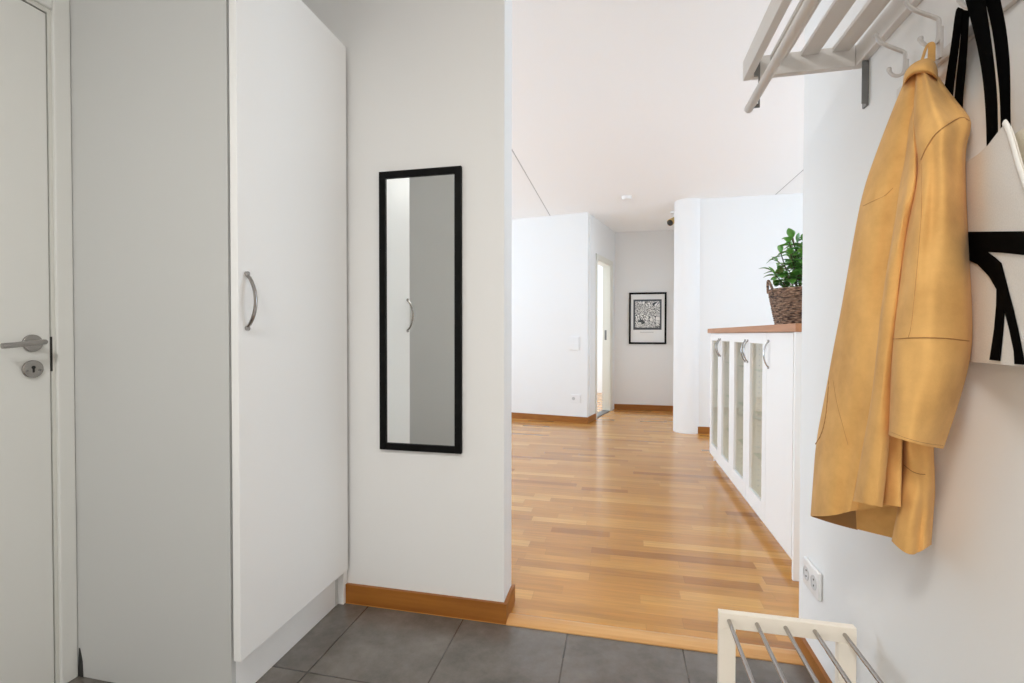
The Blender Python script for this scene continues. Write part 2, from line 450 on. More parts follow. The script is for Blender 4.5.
# living room side walls with windows
def window_wall(name, wname, x0, x1, ya, yb):
    b = MB(); za, zb = 0.5, 2.4
    ylo, yhi = 1.853, 6.6
    b.box((x0, ylo, 0), (x1, ya, H)); b.box((x0, yb, 0), (x1, yhi, H)); b.box((x0, ya, 0), (x1, yb, za)); b.box((x0, ya, zb), (x1, yb, H))
    struct(b.build(name, M_wall))
    root = sempty(wname, ((x0 + x1) / 2, (ya + yb) / 2, za))
    xm = (x0 + x1) / 2; f = MB()
    for yy in (ya + 0.03, ya + 0.98, yb - 0.98, yb - 0.03): f.box((xm - 0.03, yy - 0.03, za), (xm + 0.03, yy + 0.03, zb), 0.004)
    for zz in (za + 0.03, zb - 0.03): f.box((xm - 0.028, ya, zz - 0.03), (xm + 0.028, yb, zz + 0.03), 0.004)
    f.build('window_frame', M_doorp, root)
    MB().box((xm - 0.003, ya + 0.05, za + 0.05), (xm + 0.003, yb - 0.05, zb - 0.05)).build('window_pane', M_pane, root)
window_wall('wall_living_left', 'window_1', -4.15, -4.0, 2.3, 5.2)
window_wall('wall_living_right', 'window_2', 3.3, 3.45, 2.05, 4.5)
# far walls: right of column, alcove
FY = 7.24
struct(MB().box((0.86, 5.66, 0), (3.3, 5.78, H)).build('wall_far_right', M_wall))
struct(MB().box((0.86, 5.78, 0), (0.98, FY, H)).build('wall_alcove_right', M_wall))
struct(MB().box((-0.09, FY, 0), (0.98, FY + 0.12, H)).build('wall_far', M_wall))
# rotated block
A = Vector((-0.375, 5.985)); B = Vector((-0.06, 7.24))
U = (B - A).normalized(); V = Vector((-U.y, U.x)); LB = (B - A).length
def slab(b, o, d, s0, s1, nrm, th, z0, z1):
    p = [o + d * s0, o + d * s1, o + d * s1 + nrm * th, o + d * s0 + nrm * th]
    b.poly([(q.x, q.y, z0) for q in p], thick=(0, 0, z1 - z0)); return b
V2 = Vector((-0.987, 0.161)).normalized()
struct(slab(MB(), A, V2, 0.0, 3.7, Vector((0.161, 0.987)), 0.10, 0, H).build('wall_block_front', M_wall))
t0, t1 = 0.275 * LB, 0.83 * LB; DZ = 2.09
b = MB()
slab(b, A, U, 0.1, t0, V, 0.10, 0, H); slab(b, A, U, t1, LB, V, 0.10, 0, H); slab(b, A, U, t0, t1, V, 0.10, DZ, H)
struct(b.build('wall_block_side', M_wall))
# side room shell
struct(MB().box((-3.0, 9.2, 0), (0.1, 9.3, H)).build('wall_side_room_far', M_wall))
struct(MB().box((-3.1, 6.55, 0), (-3.0, 9.3, H)).build('wall_side_room_left', M_wall))
struct(MB().box((-0.09, FY + 0.12, 0), (0.03, 9.2, H)).build('wall_side_room_right', M_wall))
# door frame in the passage (door_2)
d2 = sempty('door_2', (A.x + U.x * t0, A.y + U.y * t0, 0))
b = MB()
slab(b, A, U, t1 - 0.02, t1, V, 0.115, 0, DZ); slab(b, A, U, t0, t0 + 0.02, V, 0.115, 0, DZ); slab(b, A, U, t0, t1, V, 0.115, DZ - 0.02, DZ)
Vn = -V
slab(b, A, U, t1 - 0.02, t1 + 0.055, Vn, 0.014, 0, DZ + 0.055); slab(b, A, U, t0 - 0.03, t0 + 0.012, Vn, 0.014, 0, DZ + 0.055)
slab(b, A, U, t0 - 0.03, t1 + 0.055, Vn, 0.013, DZ - 0.01, DZ + 0.055)
slab(b, A, U, t1 - 0.035, t1 - 0.02, V, 0.05, 0, DZ - 0.02)
M_dframe = mat('cream_door_frame', (0.78, 0.77, 0.70), 0.4)
b.build('door_frame', M_dframe, d2)
b = MB(); slab(b, A + V * 0.052, U, t1 - 0.0235, t1 - 0.02, V, 0.03, 1.02, 1.16); b.build('strike_plate', M_bracket, d2)
b = MB(); slab(b, A, U, t0 + 0.02, t1 - 0.02, V, 0.10, 0, 0.012); b.build('door_sill', M_bracket, d2)

# baseboards
def bb(name, pts, m, h=0.075, th=0.013):
    b = MB()
    for (p, q) in pts:
        p, q = Vector(p), Vector(q); d = (q - p).normalized(); n = Vector((d.y, -d.x))
        slab(b, p, d, 0, (q - p).length, n, th, 0, h)
    return struct(b.build(name, m))
bb('baseboard_front', [((-1.088, YF), (-0.411, YF))], M_bbx)
bb('baseboard_wall_end', [((-0.424, YF + 0.0002), (-0.424, 1.900 + 0.013))], M_bby)
bb('baseboard_right', [((XR, 1.853), (XR, YR))], M_bby, 0.07)
bb('baseboard_living_right', [((0.86, 5.66), (3.3, 5.66))], M_bbx)
bb('baseboard_far', [((-0.06, FY), (0.86, FY))], M_bbx)
n2 = A + V2 * 3.6
bb('baseboard_block_front', [(n2, A + U * -0.0)], M_bbx)
bb('baseboard_block_side', [(A - U * 0.013, A + U * (t0 - 0.03))], M_bby)
# threshold moulding with rounded top
b = MB()
prof = [(1.753, 0.0), (1.753, 0.004), (1.762, 0.009), (1.785, 0.013), (1.808, 0.0125), (1.822, 0.008), (1.826, 0.0)]
vs0 = [b.bm.verts.new((-0.411, y, z)) for y, z in prof]; vs1 = [b.bm.verts.new((0.609, y, z)) for y, z in prof]
for k in range(len(prof) - 1): b.bm.faces.new((vs0[k], vs0[k + 1], vs1[k + 1], vs1[k]))
b.bm.faces.new(vs0); b.bm.faces.new(vs1[::-1]); b.bm.faces.new((vs0[0], vs0[-1], vs1[-1], vs1[0]))
struct(b.build('trim_1', M_thr))

# ------------------------------------------------------------------ entrance door at left (door_1)
d1 = sempty('door_1', (XLW, 0.7, 0))
b = MB(); b.box((XLW - 0.058, dY0 + 0.025, 0.012), (XLW, 1.129, 2.070), 0.0015)
leaf = b.build('door_leaf', M_doorp, d1)
b = MB()  # jamb strips + casing
b.box((XLW - 0.10, 1.1325, 0), (XLW + 0.001, dY1, dZ)); b.box((XLW - 0.10, dY0, 0), (XLW + 0.001, dY0 + 0.021, dZ)); b.box((XLW - 0.10, dY0 + 0.021, 2.0745), (XLW + 0.001, 1.1325, dZ))
b.build('door_jamb', mat('door_jamb_paint', (0.70, 0.70, 0.66), 0.4), d1)
b = MB(); b.box((XLW - 0.064, dY0 + 0.021, 0), (XLW - 0.0585, 1.1325, 2.0745)); b.box((XLW - 0.058, 1.1294, 0.012), (XLW - 0.006, 1.1322, 2.0742)); b.box((XLW - 0.058, dY0 + 0.03, 2.0705), (XLW - 0.006, 1.1294, 2.0742)); b.build('gap_shade', M_dark, d1)  # dark strips set into the door gap in place of its shade
b = MB(); b.box((XLW, 1.141, 0), (XLW + 0.012, 1.1885, dZ + 0.06), 0.004); b.box((XLW, dY0 - 0.05, 0), (XLW + 0.012, dY0, dZ + 0.06), 0.004); b.box((XLW, dY0, dZ - 0.004), (XLW + 0.011, 1.141, dZ + 0.06), 0.004)
b.build('door_casing', M_doorp, d1)
b = MB(); b.box((XLW - 0.05, 1.1288, 0.985), (XLW + 0.0012, 1.1345, 1.091)); b.build('strike_plate', M_dark, d1)
XD = XLW; HYc = 1.0815
b = MB(); b.cyl((XD, HYc, 1.072), (XD + 0.008, HYc, 1.072), 0.0255, n=32, bev=0.002); b.build('handle_rosette', M_steel, d1, True)
b = MB(); b.tube([(XD + 0.005, HYc, 1.074), (XD + 0.026, HYc + 0.004, 1.075), (XD + 0.040, HYc + 0.010, 1.076), (XD + 0.048, HYc - 0.004, 1.075), (XD + 0.047, 1.05, 1.073), (XD + 0.048, 1.01, 1.068), (XD + 0.046, 0.984, 1.066)], 0.0078, n=12, smooth=2)
b.build('door_handle', M_steel, d1, True)
b = MB(); b.cyl((XD, HYc, 0.995), (XD + 0.007, HYc, 0.995), 0.0265, n=32, bev=0.002); lk = b.build('lock_rosette', M_steel, d1, True)
b = MB(); b.cyl((XD + 0.0065, HYc, 1.000), (XD + 0.0078, HYc, 1.000), 0.005, n=16); b.box((XD + 0.0065, HYc - 0.0025, 0.985), (XD + 0.0078, HYc + 0.0025, 0.998)); b.build('keyhole', M_dark, lk)
b = MB()
for dy in (-0.016, 0.016): b.cyl((XD + 0.0065, HYc + dy, 0.991), (XD + 0.0085, HYc + dy, 0.991), 0.003, n=12)
b.build('lock_screw', M_bracket, lk)
# dark strip wedge between casing and wardrobe
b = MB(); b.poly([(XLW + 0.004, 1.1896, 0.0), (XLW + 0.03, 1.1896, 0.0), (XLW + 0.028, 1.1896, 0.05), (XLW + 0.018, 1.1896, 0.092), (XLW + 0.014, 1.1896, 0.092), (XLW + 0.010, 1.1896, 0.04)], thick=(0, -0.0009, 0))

b = b.build('dark_strip', M_dark, origin=(XLW + 0.015, 1.186, 0))
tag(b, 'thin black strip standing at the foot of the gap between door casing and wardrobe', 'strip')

# ------------------------------------------------------------------ wardrobe
wd = thing('wardrobe', 'tall white wardrobe with one flat door beside the framed mirror', 'wardrobe', (-1.40, 1.47, 0))
yw0, yw1, xw = 1.190, 1.725, -1.112
b = MB()
b.box((XLW + 0.003, yw0, 0), (xw, yw0 + 0.018, 2.25), 0.001); b.box((XLW + 0.003, yw1, 0), (xw, yw1 + 0.018, 2.25), 0.001)
b.box((XLW + 0.003, yw0 + 0.018, 2.232), (xw, yw1, 2.25)); b.box((XLW + 0.003, yw0 + 0.018, 0.14), (xw, yw1, 0.158)); b.box((XLW + 0.003, yw0 + 0.018, 0.14), (XLW + 0.010, yw1, 2.24))
b.build('carcass', M_side_shade, wd)
b = MB(); b.box((xw - 0.018, yw0 + 0.0185, 0.001), (xw - 0.001, yw1 - 0.001, 0.139)); b.build('plinth', M_white, wd)
b = MB(); b.box((xw - 0.03, 1.7435, 0), (-1.0885, 1.7715, 0.140)); b.build('filler_strip', M_white, wd)
b = MB(); b.box((-1.095, 1.180, 0.143), (-1.070, 1.7485, 2.248), 0.0022); dr = b.build('door', M_white, wd)
def bow_handle(parent, base, axis_out, half, out=0.032, r=0.0055, m=M_steel):
    base = Vector(base); o = Vector(axis_out); n = 14; pts = []
    for k in range(n + 1):
        t = -1 + 2 * k / n
        pts.append(base + Vector((0, 0, half * t)) + o * (out * (1 - t * t) ** 0.8 if abs(t) < 1 else 0.0))
    pts[0] = base + Vector((0, 0, -half)) - o * 0.001; pts[-1] = base + Vector((0, 0, half)) - o * 0.001
    b = MB(); b.tube(pts, r, n=10, sx=0.75, sy=1.25, up=o)
    for s in (-1, 1): b.cyl(base + Vector((0, 0, s * half)) - o * 0.001, base + Vector((0, 0, s * half)) + o * 0.007, r * 1.35, n=14)
    return b.build('handle', m, parent, True)
bow_handle(dr, (-1.070, 1.212, 1.197), (1, 0, 0), 0.080)

# ------------------------------------------------------------------ wall mirror
mx0, mx1, mz0, mz1 = -0.932, -0.590, 0.639, 1.743
mi = thing('wall_mirror', 'tall narrow mirror in a black frame hung on the wall', 'mirror', ((mx0 + mx1) / 2, YF, mz0))
b = MB(); fw = 0.027
y0, y1 = YF - 0.018, YF - 0.001
b.box((mx0, y0, mz0), (mx0 + fw, y1, mz1), 0.0015); b.box((mx1 - fw, y0, mz0), (mx1, y1, mz1), 0.0015)
b.box((mx0 + fw, y0, mz1 - fw), (mx1 - fw, y1, mz1), 0.0015); b.box((mx0 + fw, y0, mz0), (mx1 - fw, y1, mz0 + fw), 0.0015)
b.build('frame', M_blackm, mi)
b = MB(); b.box((mx0 + fw, YF - 0.010, mz0 + fw), (mx1 - fw, YF - 0.004, mz1 - fw)); b.build('mirror_glass', M_mirror, mi)

# ------------------------------------------------------------------ column, detector, spotlight
cb = MB(); cb.lathe([(0.146, 0.0), (0.146, H)], (0.757, 5.748, 0), n=64, caps=True)
column = cb.build('column', M_column, None, True, origin=(0.757, 5.748, 0))
tag(column, 'round white floor-to-ceiling column beside the end of the sideboard', 'column')
b = MB(); b.lathe([(0.001, H), (0.055, H), (0.055, H - 0.012), (0.045, H - 0.03), (0.02, H - 0.036), (0.001, H - 0.036)], (0.08, 5.40, 0), n=32)
tag(b.build('smoke_detector', M_plastic, None, True, origin=(0.08, 5.40, H)), 'small round white smoke detector on the ceiling', 'smoke detector')
sl = thing('ceiling_spotlight', 'small brass spotlight under the ceiling, half hidden behind the column', 'spotlight', (0.63, 6.2, H))
b = MB(); b.cyl((0.66, 6.2, H), (0.66, 6.2, H - 0.02), 0.05, n=24, bev=0.004); b.cyl((0.66, 6.2, H - 0.02), (0.65, 6.2, H - 0.09), 0.007, n=10); b.build('mount', M_plastic, sl, True)
b = MB(); b.cyl((0.67, 6.22, 2.52), (0.60, 6.12, 2.455), 0.032, 0.042, n=20, bev=0.003); b.build('lamp_head', M_brass, sl, True)
b = MB(); b.cyl((0.60, 6.12, 2.455), (0.598, 6.117, 2.453), 0.037, n=20); b.build('bulb', M_dark, sl, True)

# ------------------------------------------------------------------ poster
po = thing('framed_poster', 'black framed poster with a black and white pattern on the far wall', 'poster', (0.405, FY, 0.96))
px0, px1, pz0, pz1 = 0.144, 0.668, 0.960, 1.708; fw = 0.026
b = MB()
b.box((px0, FY - 0.022, pz0), (px0 + fw, FY - 0.001, pz1)); b.box((px1 - fw, FY - 0.022, pz0), (px1, FY - 0.001, pz1))
b.box((px0 + fw, FY - 0.022, pz1 - fw), (px1 - fw, FY - 0.001, pz1)); b.box((px0 + fw, FY - 0.022, pz0), (px1 - fw, FY - 0.001, pz0 + fw))
b.build('frame', M_blackm, po)
b = MB(); b.box((px0 + fw, FY - 0.010, pz0 + fw), (px1 - fw, FY - 0.004, pz1 - fw)); pp = b.build('paper', M_paper, po)
b = MB(); b.box((0.206, FY - 0.0115, 1.168), (0.600, FY - 0.0101, 1.607)); b.build('picture_ground', M_printbg, pp)
b = MB(); b.box((0.232, FY - 0.013, 1.200), (0.576, FY - 0.0116, 1.580)); b.build('picture', M_print, pp)
b = MB(); b.box((0.30, FY - 0.0112, 1.128), (0.49, FY - 0.0101, 1.136)); b.build('caption', M_inset, pp)

# ------------------------------------------------------------------ switches and sockets
def on_block(s, z, out):   # point on the block's front wall, s metres left of its corner
    p = A + V2 * s; q = p - Vector((0.161, 0.987)).normalized() * out
    return Vector((q.x, q.y, z))
ang = math.atan2(-V2.y, -V2.x)
R2 = Matrix.Rotation(ang, 3, 'Z')
def plate(name, s, z, w_, h_, label, cat):
    c = on_block(s, z, 0.006); t = thing(name, label, cat, on_block(s, z, 0.0))
    b = MB(); b.box((c.x - w_ / 2, c.y - 0.005, c.z - h_ / 2), (c.x + w_ / 2, c.y + 0.005, c.z + h_ / 2), 0.003, R2); b.build('cover_plate', M_plastic, t)
    return t, c
sw, c = plate('light_switch', 0.165, 0.988, 0.13, 0.17, 'white double light switch plate on the white wall left of the passage', 'switch')
for dx in (-0.03, 0.03):
    for dz in (-0.042, 0.042):
        q = c + R2 @ Vector((dx, -0.006, 0)) + Vector((0, 0, dz))
        b = MB(); b.box((q.x - 0.026, q.y - 0.003, q.z - 0.036), (q.x + 0.026, q.y + 0.003, q.z + 0.036), 0.002, R2); b.build('rocker', M_wall, sw)
so, c = plate('power_socket', 0.145, 0.30, 0.12, 0.10, 'white power socket low on the white wall left of the passage', 'socket')
for dx, m_ in ((-0.028, M_inset), (0.028, M_plastic)):
    q = c + R2 @ Vector((dx, -0.0055, 0)); n_ = R2 @ Vector((0, -1, 0))
    b = MB(); b.cyl(q, q + n_ * 0.003, 0.02, n=20); b.build('socket_hole', m_, so, True)
so = thing('power_socket', 'white double power socket low on the right wall near its corner', 'socket', (XR, 1.705, 0.305))
b = MB(); b.box((XR - 0.013, 1.655, 0.268), (XR - 0.001, 1.780, 0.356), 0.005, seg=3); b.build('cover_plate', M_plastic, so, True)
for yy in (1.750, 1.688):
    b = MB(); b.lathe([(0.0225, -0.0165), (0.0205, -0.0165), (0.019, -0.0185), (0.0225, -0.0185), (0.0225, -0.0165)], (XR + 0.003, yy, 0.312), n=28, axis='X')
    b.lathe([(0.019, -0.0168), (0.0005, -0.0168)], (XR + 0.003, yy, 0.312), n=28, axis='X')
    o = b.build('socket_ring', mat('pale_plastic_recess', (0.68, 0.68, 0.68), 0.5), so, True)
    b = MB()
    for dz in (-0.0095, 0.0095): b.cyl((XR - 0.0135, yy, 0.312 + dz), (XR - 0.0148, yy, 0.312 + dz), 0.003, n=10)
    b.build('socket_hole', M_dark, o)

# ------------------------------------------------------------------ sideboard
sbx, sb1 = 0.780, 1.150
ys = [2.427, 2.835, 3.243, 3.651, 4.059, 4.467]
sb = thing('sideboard', 'long white sideboard with glass doors under a wooden top', 'sideboard', (0.96, 3.45, 0))
b = MB()
b.box((0.765, 2.352, 0.0), (sb1 + 0.01, 2.370, 1.112), 0.001)
b.build('end_panel', M_white, sb)
b = MB(); b.box((sbx + 0.034, 4.450, 0.0), (sb1, 4.468, 1.112), 0.001); b.build('end_panel', M_white, sb)
b = MB()
b.box((sbx + 0.05, 2.4235, 0.0), (sbx + 0.066, 4.4495, 0.065)); b.build('plinth', M_white, sb)
b = MB(); b.box((sbx + 0.002, 2.3705, 0.0), (sbx + 0.018, 2.4230, 1.112)); b.build('filler_strip', M_white, sb)
b = MB()
b.box((sbx + 0.022, 2.4235, 1.094), (sb1, 4.4495, 1.112)); b.box((sbx + 0.022, 2.4235, 0.066), (sb1, 4.4495, 0.084))
b.box((sbx + 0.022, 2.4235, 0.084), (sb1 - 0.008, 2.4395, 1.094)); b.box((sbx + 0.022, 4.4335, 0.084), (sb1 - 0.008, 4.4495, 1.094))
for y_ in ys[1:-1]: b.box((sbx + 0.022, y_ - 0.008, 0.084), (sb1 - 0.008, y_ + 0.008, 1.094))
b.build('carcass', M_birch, sb)
for i in range(5):
    ya, yb = ys[i] + 0.0015, ys[i + 1] - 0.0015
    if i == 4: yb = 4.448
    b = MB(); z0, z1, st = 0.070, 1.109, 0.06
    b.box((sb1 + 0.0005, ya, z0), (sb1 + 0.017, ya + st, z1)); b.box((sb1 + 0.0005, yb - st, z0), (sb1 + 0.017, yb, z1))
    b.box((sb1 + 0.0005, ya + st, z1 - 0.07), (sb1 + 0.017, yb - st, z1)); b.box((sb1 + 0.0005, ya + st, z0), (sb1 + 0.017, yb - st, z0 + 0.07))
    d = b.build('rear_frame', M_white, sb)
    b = MB(); b.box((sb1 + 0.006, ya + st, z0 + 0.07), (sb1 + 0.009, yb - st, z1 - 0.07)); b.build('pane', M_glass, d)
# shelf pin holes in the partitions
for y_ in ys[1:-1]:
    b = MB()
    for xx in (sbx + 0.07, sb1 - 0.07):
        for k in range(26):
            zz = 0.16 + 0.034 * k; b.box((xx - 0.0025, y_ - 0.0085, zz - 0.0025), (xx + 0.0025, y_ - 0.0079, zz + 0.0025))
    b.build('pin_holes', M_inset, sb)['kind'] = 'stuff'
# worktop
b = MB(); b.box((0.762, 2.345, 1.1125), (1.18, 4.50, 1.1500), 0.002)
wt = tag(b.build('worktop', M_top, None, origin=(0.96, 3.45, 1.1125)), 'long reddish-brown wooden worktop lying along the white sideboard', 'worktop')
def glassdoor(ya, yb, hy):
    ya += 0.0015; yb -= 0.0015; z0, z1 = 0.070, 1.109; b = MB(); st = 0.072
    b.box((sbx, ya, z0), (sbx + 0.018, ya + st, z1), 0.001); b.box((sbx, yb - st, z0), (sbx + 0.018, yb, z1), 0.001)
    b.box((sbx, ya + st, z1 - 0.060), (sbx + 0.018, yb - st, z1), 0.001); b.box((sbx, ya + st, z0), (sbx + 0.018, yb - st, z0 + 0.095), 0.001)
    d = b.build('glass_door', M_white, sb)
    b = MB(); b.box((sbx + 0.008, ya + st, z0 + 0.095), (sbx + 0.011, yb - st, z1 - 0.060)); b.build('pane', M_glass, d)
    b = MB()
    for y_ in (ya + st - 0.001, yb - st - 0.008): b.box((sbx + 0.012, y_, z0 + 0.095), (sbx + 0.019, y_ + 0.009, z1 - 0.060))
    b.build('glazing_bead', M_cream, d)
    bow_handle(d, (sbx, hy, 0.997), (-1, 0, 0), 0.066, 0.026, 0.005)
glassdoor(ys[1], ys[2], ys[2] - 0.03); glassdoor(ys[2], ys[3], ys[2] + 0.03)
glassdoor(ys[3], ys[4], ys[4] - 0.03); glassdoor(ys[4], ys[5], ys[4] + 0.03)
b = MB(); b.box((sbx, ys[0] + 0.0015, 0.070), (sbx + 0.018, ys[1] - 0.0015, 1.109), 0.001); d = b.build('door', M_white, sb)
bow_handle(d, (sbx, 2.79, 0.995), (-1, 0, 0), 0.071, 0.026, 0.005)
for i in range(1, 5):
    for z in (0.36, 0.62, 0.88):
        b = MB(); b.box((sbx + 0.04, ys[i] + 0.010, z), (sb1 - 0.01, ys[i + 1] - 0.020, z + 0.006)); b.build('shelf', M_shelfglass, sb)

# ------------------------------------------------------------------ plant in basket
pc = Vector((0.917, 2.76, 1.1502))
bk = thing('wicker_basket', 'brown wicker basket holding a green plant on the wooden worktop', 'basket', pc)
b = MB(); rows, nn = 17, 44
for k in range(rows):       # weave: stacked wavy rings
    z = 0.006 + k * 0.0103; r = 0.108 + 0.034 * (k / rows) ** 0.9
    pts = []
    for j in range(nn * 2):
        a = math.pi * j / nn; rr = r + 0.0032 * math.cos(j * math.pi / 2 + k * math.pi)
        pts.append(pc + Vector((rr * math.cos(a), rr * math.sin(a), z + 0.001 * random.uniform(-1, 1))))
    pts.append(pts[0])
    b.tube(pts, 0.0058, n=6, caps=False)
b.lathe([(0.001, 0.002), (0.104, 0.002), (0.106, 0.006), (0.137, 0.178), (0.132, 0.178), (0.101, 0.008), (0.001, 0.006)], pc, n=40)
b.build('woven_body', M_basket, bk, True)
b = MB()
pts = [pc + Vector((0.142 * math.cos(a), 0.142 * math.sin(a), 0.180)) for a in [2 * math.pi * j / 40 for j in range(41)]]
b.tube(pts, 0.008, n=8, caps=False); b.build('rim', M_basket, bk, True)
for s in (-1, 1):
    b = MB()
    pts = [pc + Vector((s * (0.140 + 0.012 * math.sin(t * math.pi)), -0.045 + 0.09 * t, 0.170 + 0.062 * math.sin(t * math.pi))) for t in [j / 14 for j in range(15)]]
    b.tube(pts, 0.0065, n=8); b.build('handle', M_basket, bk, True)
b = MB(); b.lathe([(0.001, 0.150), (0.128, 0.150)], pc, n=30)
pl = thing('potted_plant', 'bushy green leafy plant growing out of the wicker basket', 'plant', pc + Vector((0, 0, 0.15)))
b.build('soil', mat('potting_soil', (0.03, 0.02, 0.015), 0.95, bump=0.8, bscale=80), pl)
stems = []; b = MB()
for k in range(13):
    a = random.uniform(0, 2 * math.pi); rad = random.uniform(0.02, 0.16); hh = random.uniform(0.13, 0.33) if rad > 0.08 else random.uniform(0.22, 0.34)
    base = pc + Vector((random.uniform(-0.03, 0.03), random.uniform(-0.03, 0.03), 0.15))
    top = base + Vector((rad * math.cos(a), rad * math.sin(a), hh))
    mid = base.lerp(top, 0.5) + Vector((0, 0, 0.03)) - Vector((math.cos(a), math.sin(a), 0)) * rad * 0.15
    stems.append((base, mid, top))
stems.append((pc + Vector((-0.01, 0, 0.15)), pc + Vector((-0.03, -0.01, 0.33)), pc + Vector((-0.02, -0.02, 0.425))))
stems.append((pc + Vector((-0.01, 0, 0.15)), pc + Vector((-0.06, -0.01, 0.25)), pc + Vector((-0.10, -0.02, 0.375))))
stems.append((pc + Vector((-0.02, 0, 0.15)), pc + Vector((-0.09, -0.02, 0.22)), pc + Vector((-0.125, -0.02, 0.26))))
for s_ in stems: b.tube(s_, 0.003, n=6, smooth=2)
b.cyl(pc + Vector((0, 0, 0.14)), pc + Vector((0.005, 0, 0.36)), 0.005, 0.003, n=8)
b.build('stem', M_stem, pl, True)
b = MB()
def leaf_at(b, p, d, ln, wd_, droop):
    d = d.normalized(); side = d.cross(Vector((0, 0, 1)))
    if side.length < 0.1: side = Vector((1, 0, 0))
    side.normalize(); up = side.cross(d); prev = None
    for i in range(7):
        t = i / 6; wv = wd_ * (math.sin(math.pi * min(1, t * 0.93 + 0.05)) ** 0.75)
        c_ = p + d * ln * t - Vector((0, 0, 1)) * droop * t * t * ln + up * 0.0
        row = [b.bm.verts.new(c_ + side * wv * s_ + up * abs(s_) * wv * 0.22) for s_ in (-1, -0.5, 0, 0.5, 1)]
        if prev:
            for q in range(4): b.bm.faces.new((prev[q], prev[q + 1], row[q + 1], row[q]))
        prev = row
for (s0, s1, s2) in stems:
    n_ = 11
    for k in range(n_):
        t = 0.28 + 0.72 * k / (n_ - 1)
        p = s0.lerp(s1, t).lerp(s1.lerp(s2, t), t)
        a = k * 2.4 + random.uniform(-.4, .4)
        out = Vector((math.cos(a), math.sin(a), random.uniform(-0.15, 0.75)))
        if k == n_ - 1: out = (s2 - s1).normalized() + Vector((0, 0, 0.3))
        leaf_at(b, p, out, random.uniform(0.050, 0.080), random.uniform(0.017, 0.026), random.uniform(0.1, 0.5))
fo = b.build('foliage', M_leaf, pl, True)
sm = fo.modifiers.new('thickness', 'SOLIDIFY'); sm.thickness = 0.0008

# ------------------------------------------------------------------ hat rack
YE = 1.452; YN = 0.665; zt, zb = 1.858, 1.803
hr = thing('hat_rack', 'white slatted wooden hat rack on black brackets high on the right wall', 'rack', (XR, 1.05, 1.80))
def bar(name, lo, hi, m=M_rack, bev=0.002, par=None):
    b = MB(); b.box(lo, hi, bev); return b.build(name, m, par or hr)
bar('front_rail', (0.333, YN, zb), (0.353, YE, zt)); bar('back_rail', (XR - 0.020, YN, zb), (XR - 0.0005, YE, zt))
for y_ in (YE - 0.020, YN): bar('end_rail', (0.3535, y_, zb), (XR - 0.0205, y_ + 0.020, zt))
for x_ in (0.396, 0.471, 0.546): bar('slat', (x_, YN + 0.0205, zt - 0.014), (x_ + 0.042, YE - 0.0205, zt - 0.001))
b = MB(); b.cyl((0.347, YN, 1.722), (0.347, YE - 0.005, 1.722), 0.0115, n=20, bev=0.003); b.build('hanging_rod', M_rack, hr, True)
for y_ in (YE - 0.034, YN + 0.030):
    b = MB()
    b.box((XR - 0.006, y_ - 0.011, 1.688), (XR - 0.0006, y_ + 0.011, 1.8025), 0.0008)
    b.box((XR - 0.016, y_ - 0.011, 1.693), (XR - 0.006, y_ - 0.008, 1.8025), 0.0008)
    b.build('bracket', M_bracket, hr); b = MB()
    b.box((0.3535, y_ - 0.0015, 1.796), (0.368, y_ + 0.0015, 1.845)); b.box((0.364, y_ - 0.0015, 1.712), (0.368, y_ + 0.0015, 1.796)); b.box((0.347, y_ - 0.0015, 1.712), (0.364, y_ + 0.0015, 1.722))
    b.build('rod_holder', M_bracket, hr)
    b = MB(); b.cyl((XR - 0.006, y_, 1.712), (XR - 0.008, y_, 1.712), 0.003, n=10); b.build('screw', M_steel, hr)

# ------------------------------------------------------------------ hook rail with three hooks
hk = thing('hook_rail', 'thin pale wall rail with steel coat hooks below the hat rack', 'coat rail', (XR, 1.0, 1.65))
bar('rail', (XR - 0.010, YN, 1.634), (XR - 0.0005, 1.262, 1.656), M_rack, 0.002, hk)
def hook(y):
    b = MB(); X0 = XR - 0.016
    up = [(X0 - 0.050, y + 0.010, 1.767), (X0 - 0.047, y + 0.009, 1.757), (X0 - 0.040, y + 0.006, 1.745), (X0 - 0.022, y + 0.003, 1.732), (X0, y, 1.718), (X0 + 0.002, y, 1.712), (X0 + 0.002, y, 1.695),
          (X0 + 0.001, y, 1.677), (X0 - 0.004, y + 0.002, 1.669), (X0 - 0.014, y + 0.006, 1.670), (X0 - 0.022, y + 0.009, 1.679), (X0 - 0.024, y + 0.010, 1.688)]
    b.tube(up, 0.0036, n=10, smooth=2, sx=1.0, sy=1.25)
    for p, r in ((up[0], 0.0052), (up[-1], 0.0052)):
        b2 = bmesh.new(); bmesh.ops.create_uvsphere(b2, u_segments=12, v_segments=8, radius=r); b.merge(b2, Matrix.Translation(p))
    b.box((X0 + 0.001, y - 0.006, 1.640), (XR - 0.009, y + 0.006, 1.700), 0.001)
    return b.build('hook', M_hook, hk, True)
HY = [1.220, 1.106, 0.992]
for y_ in HY: hook(y_)

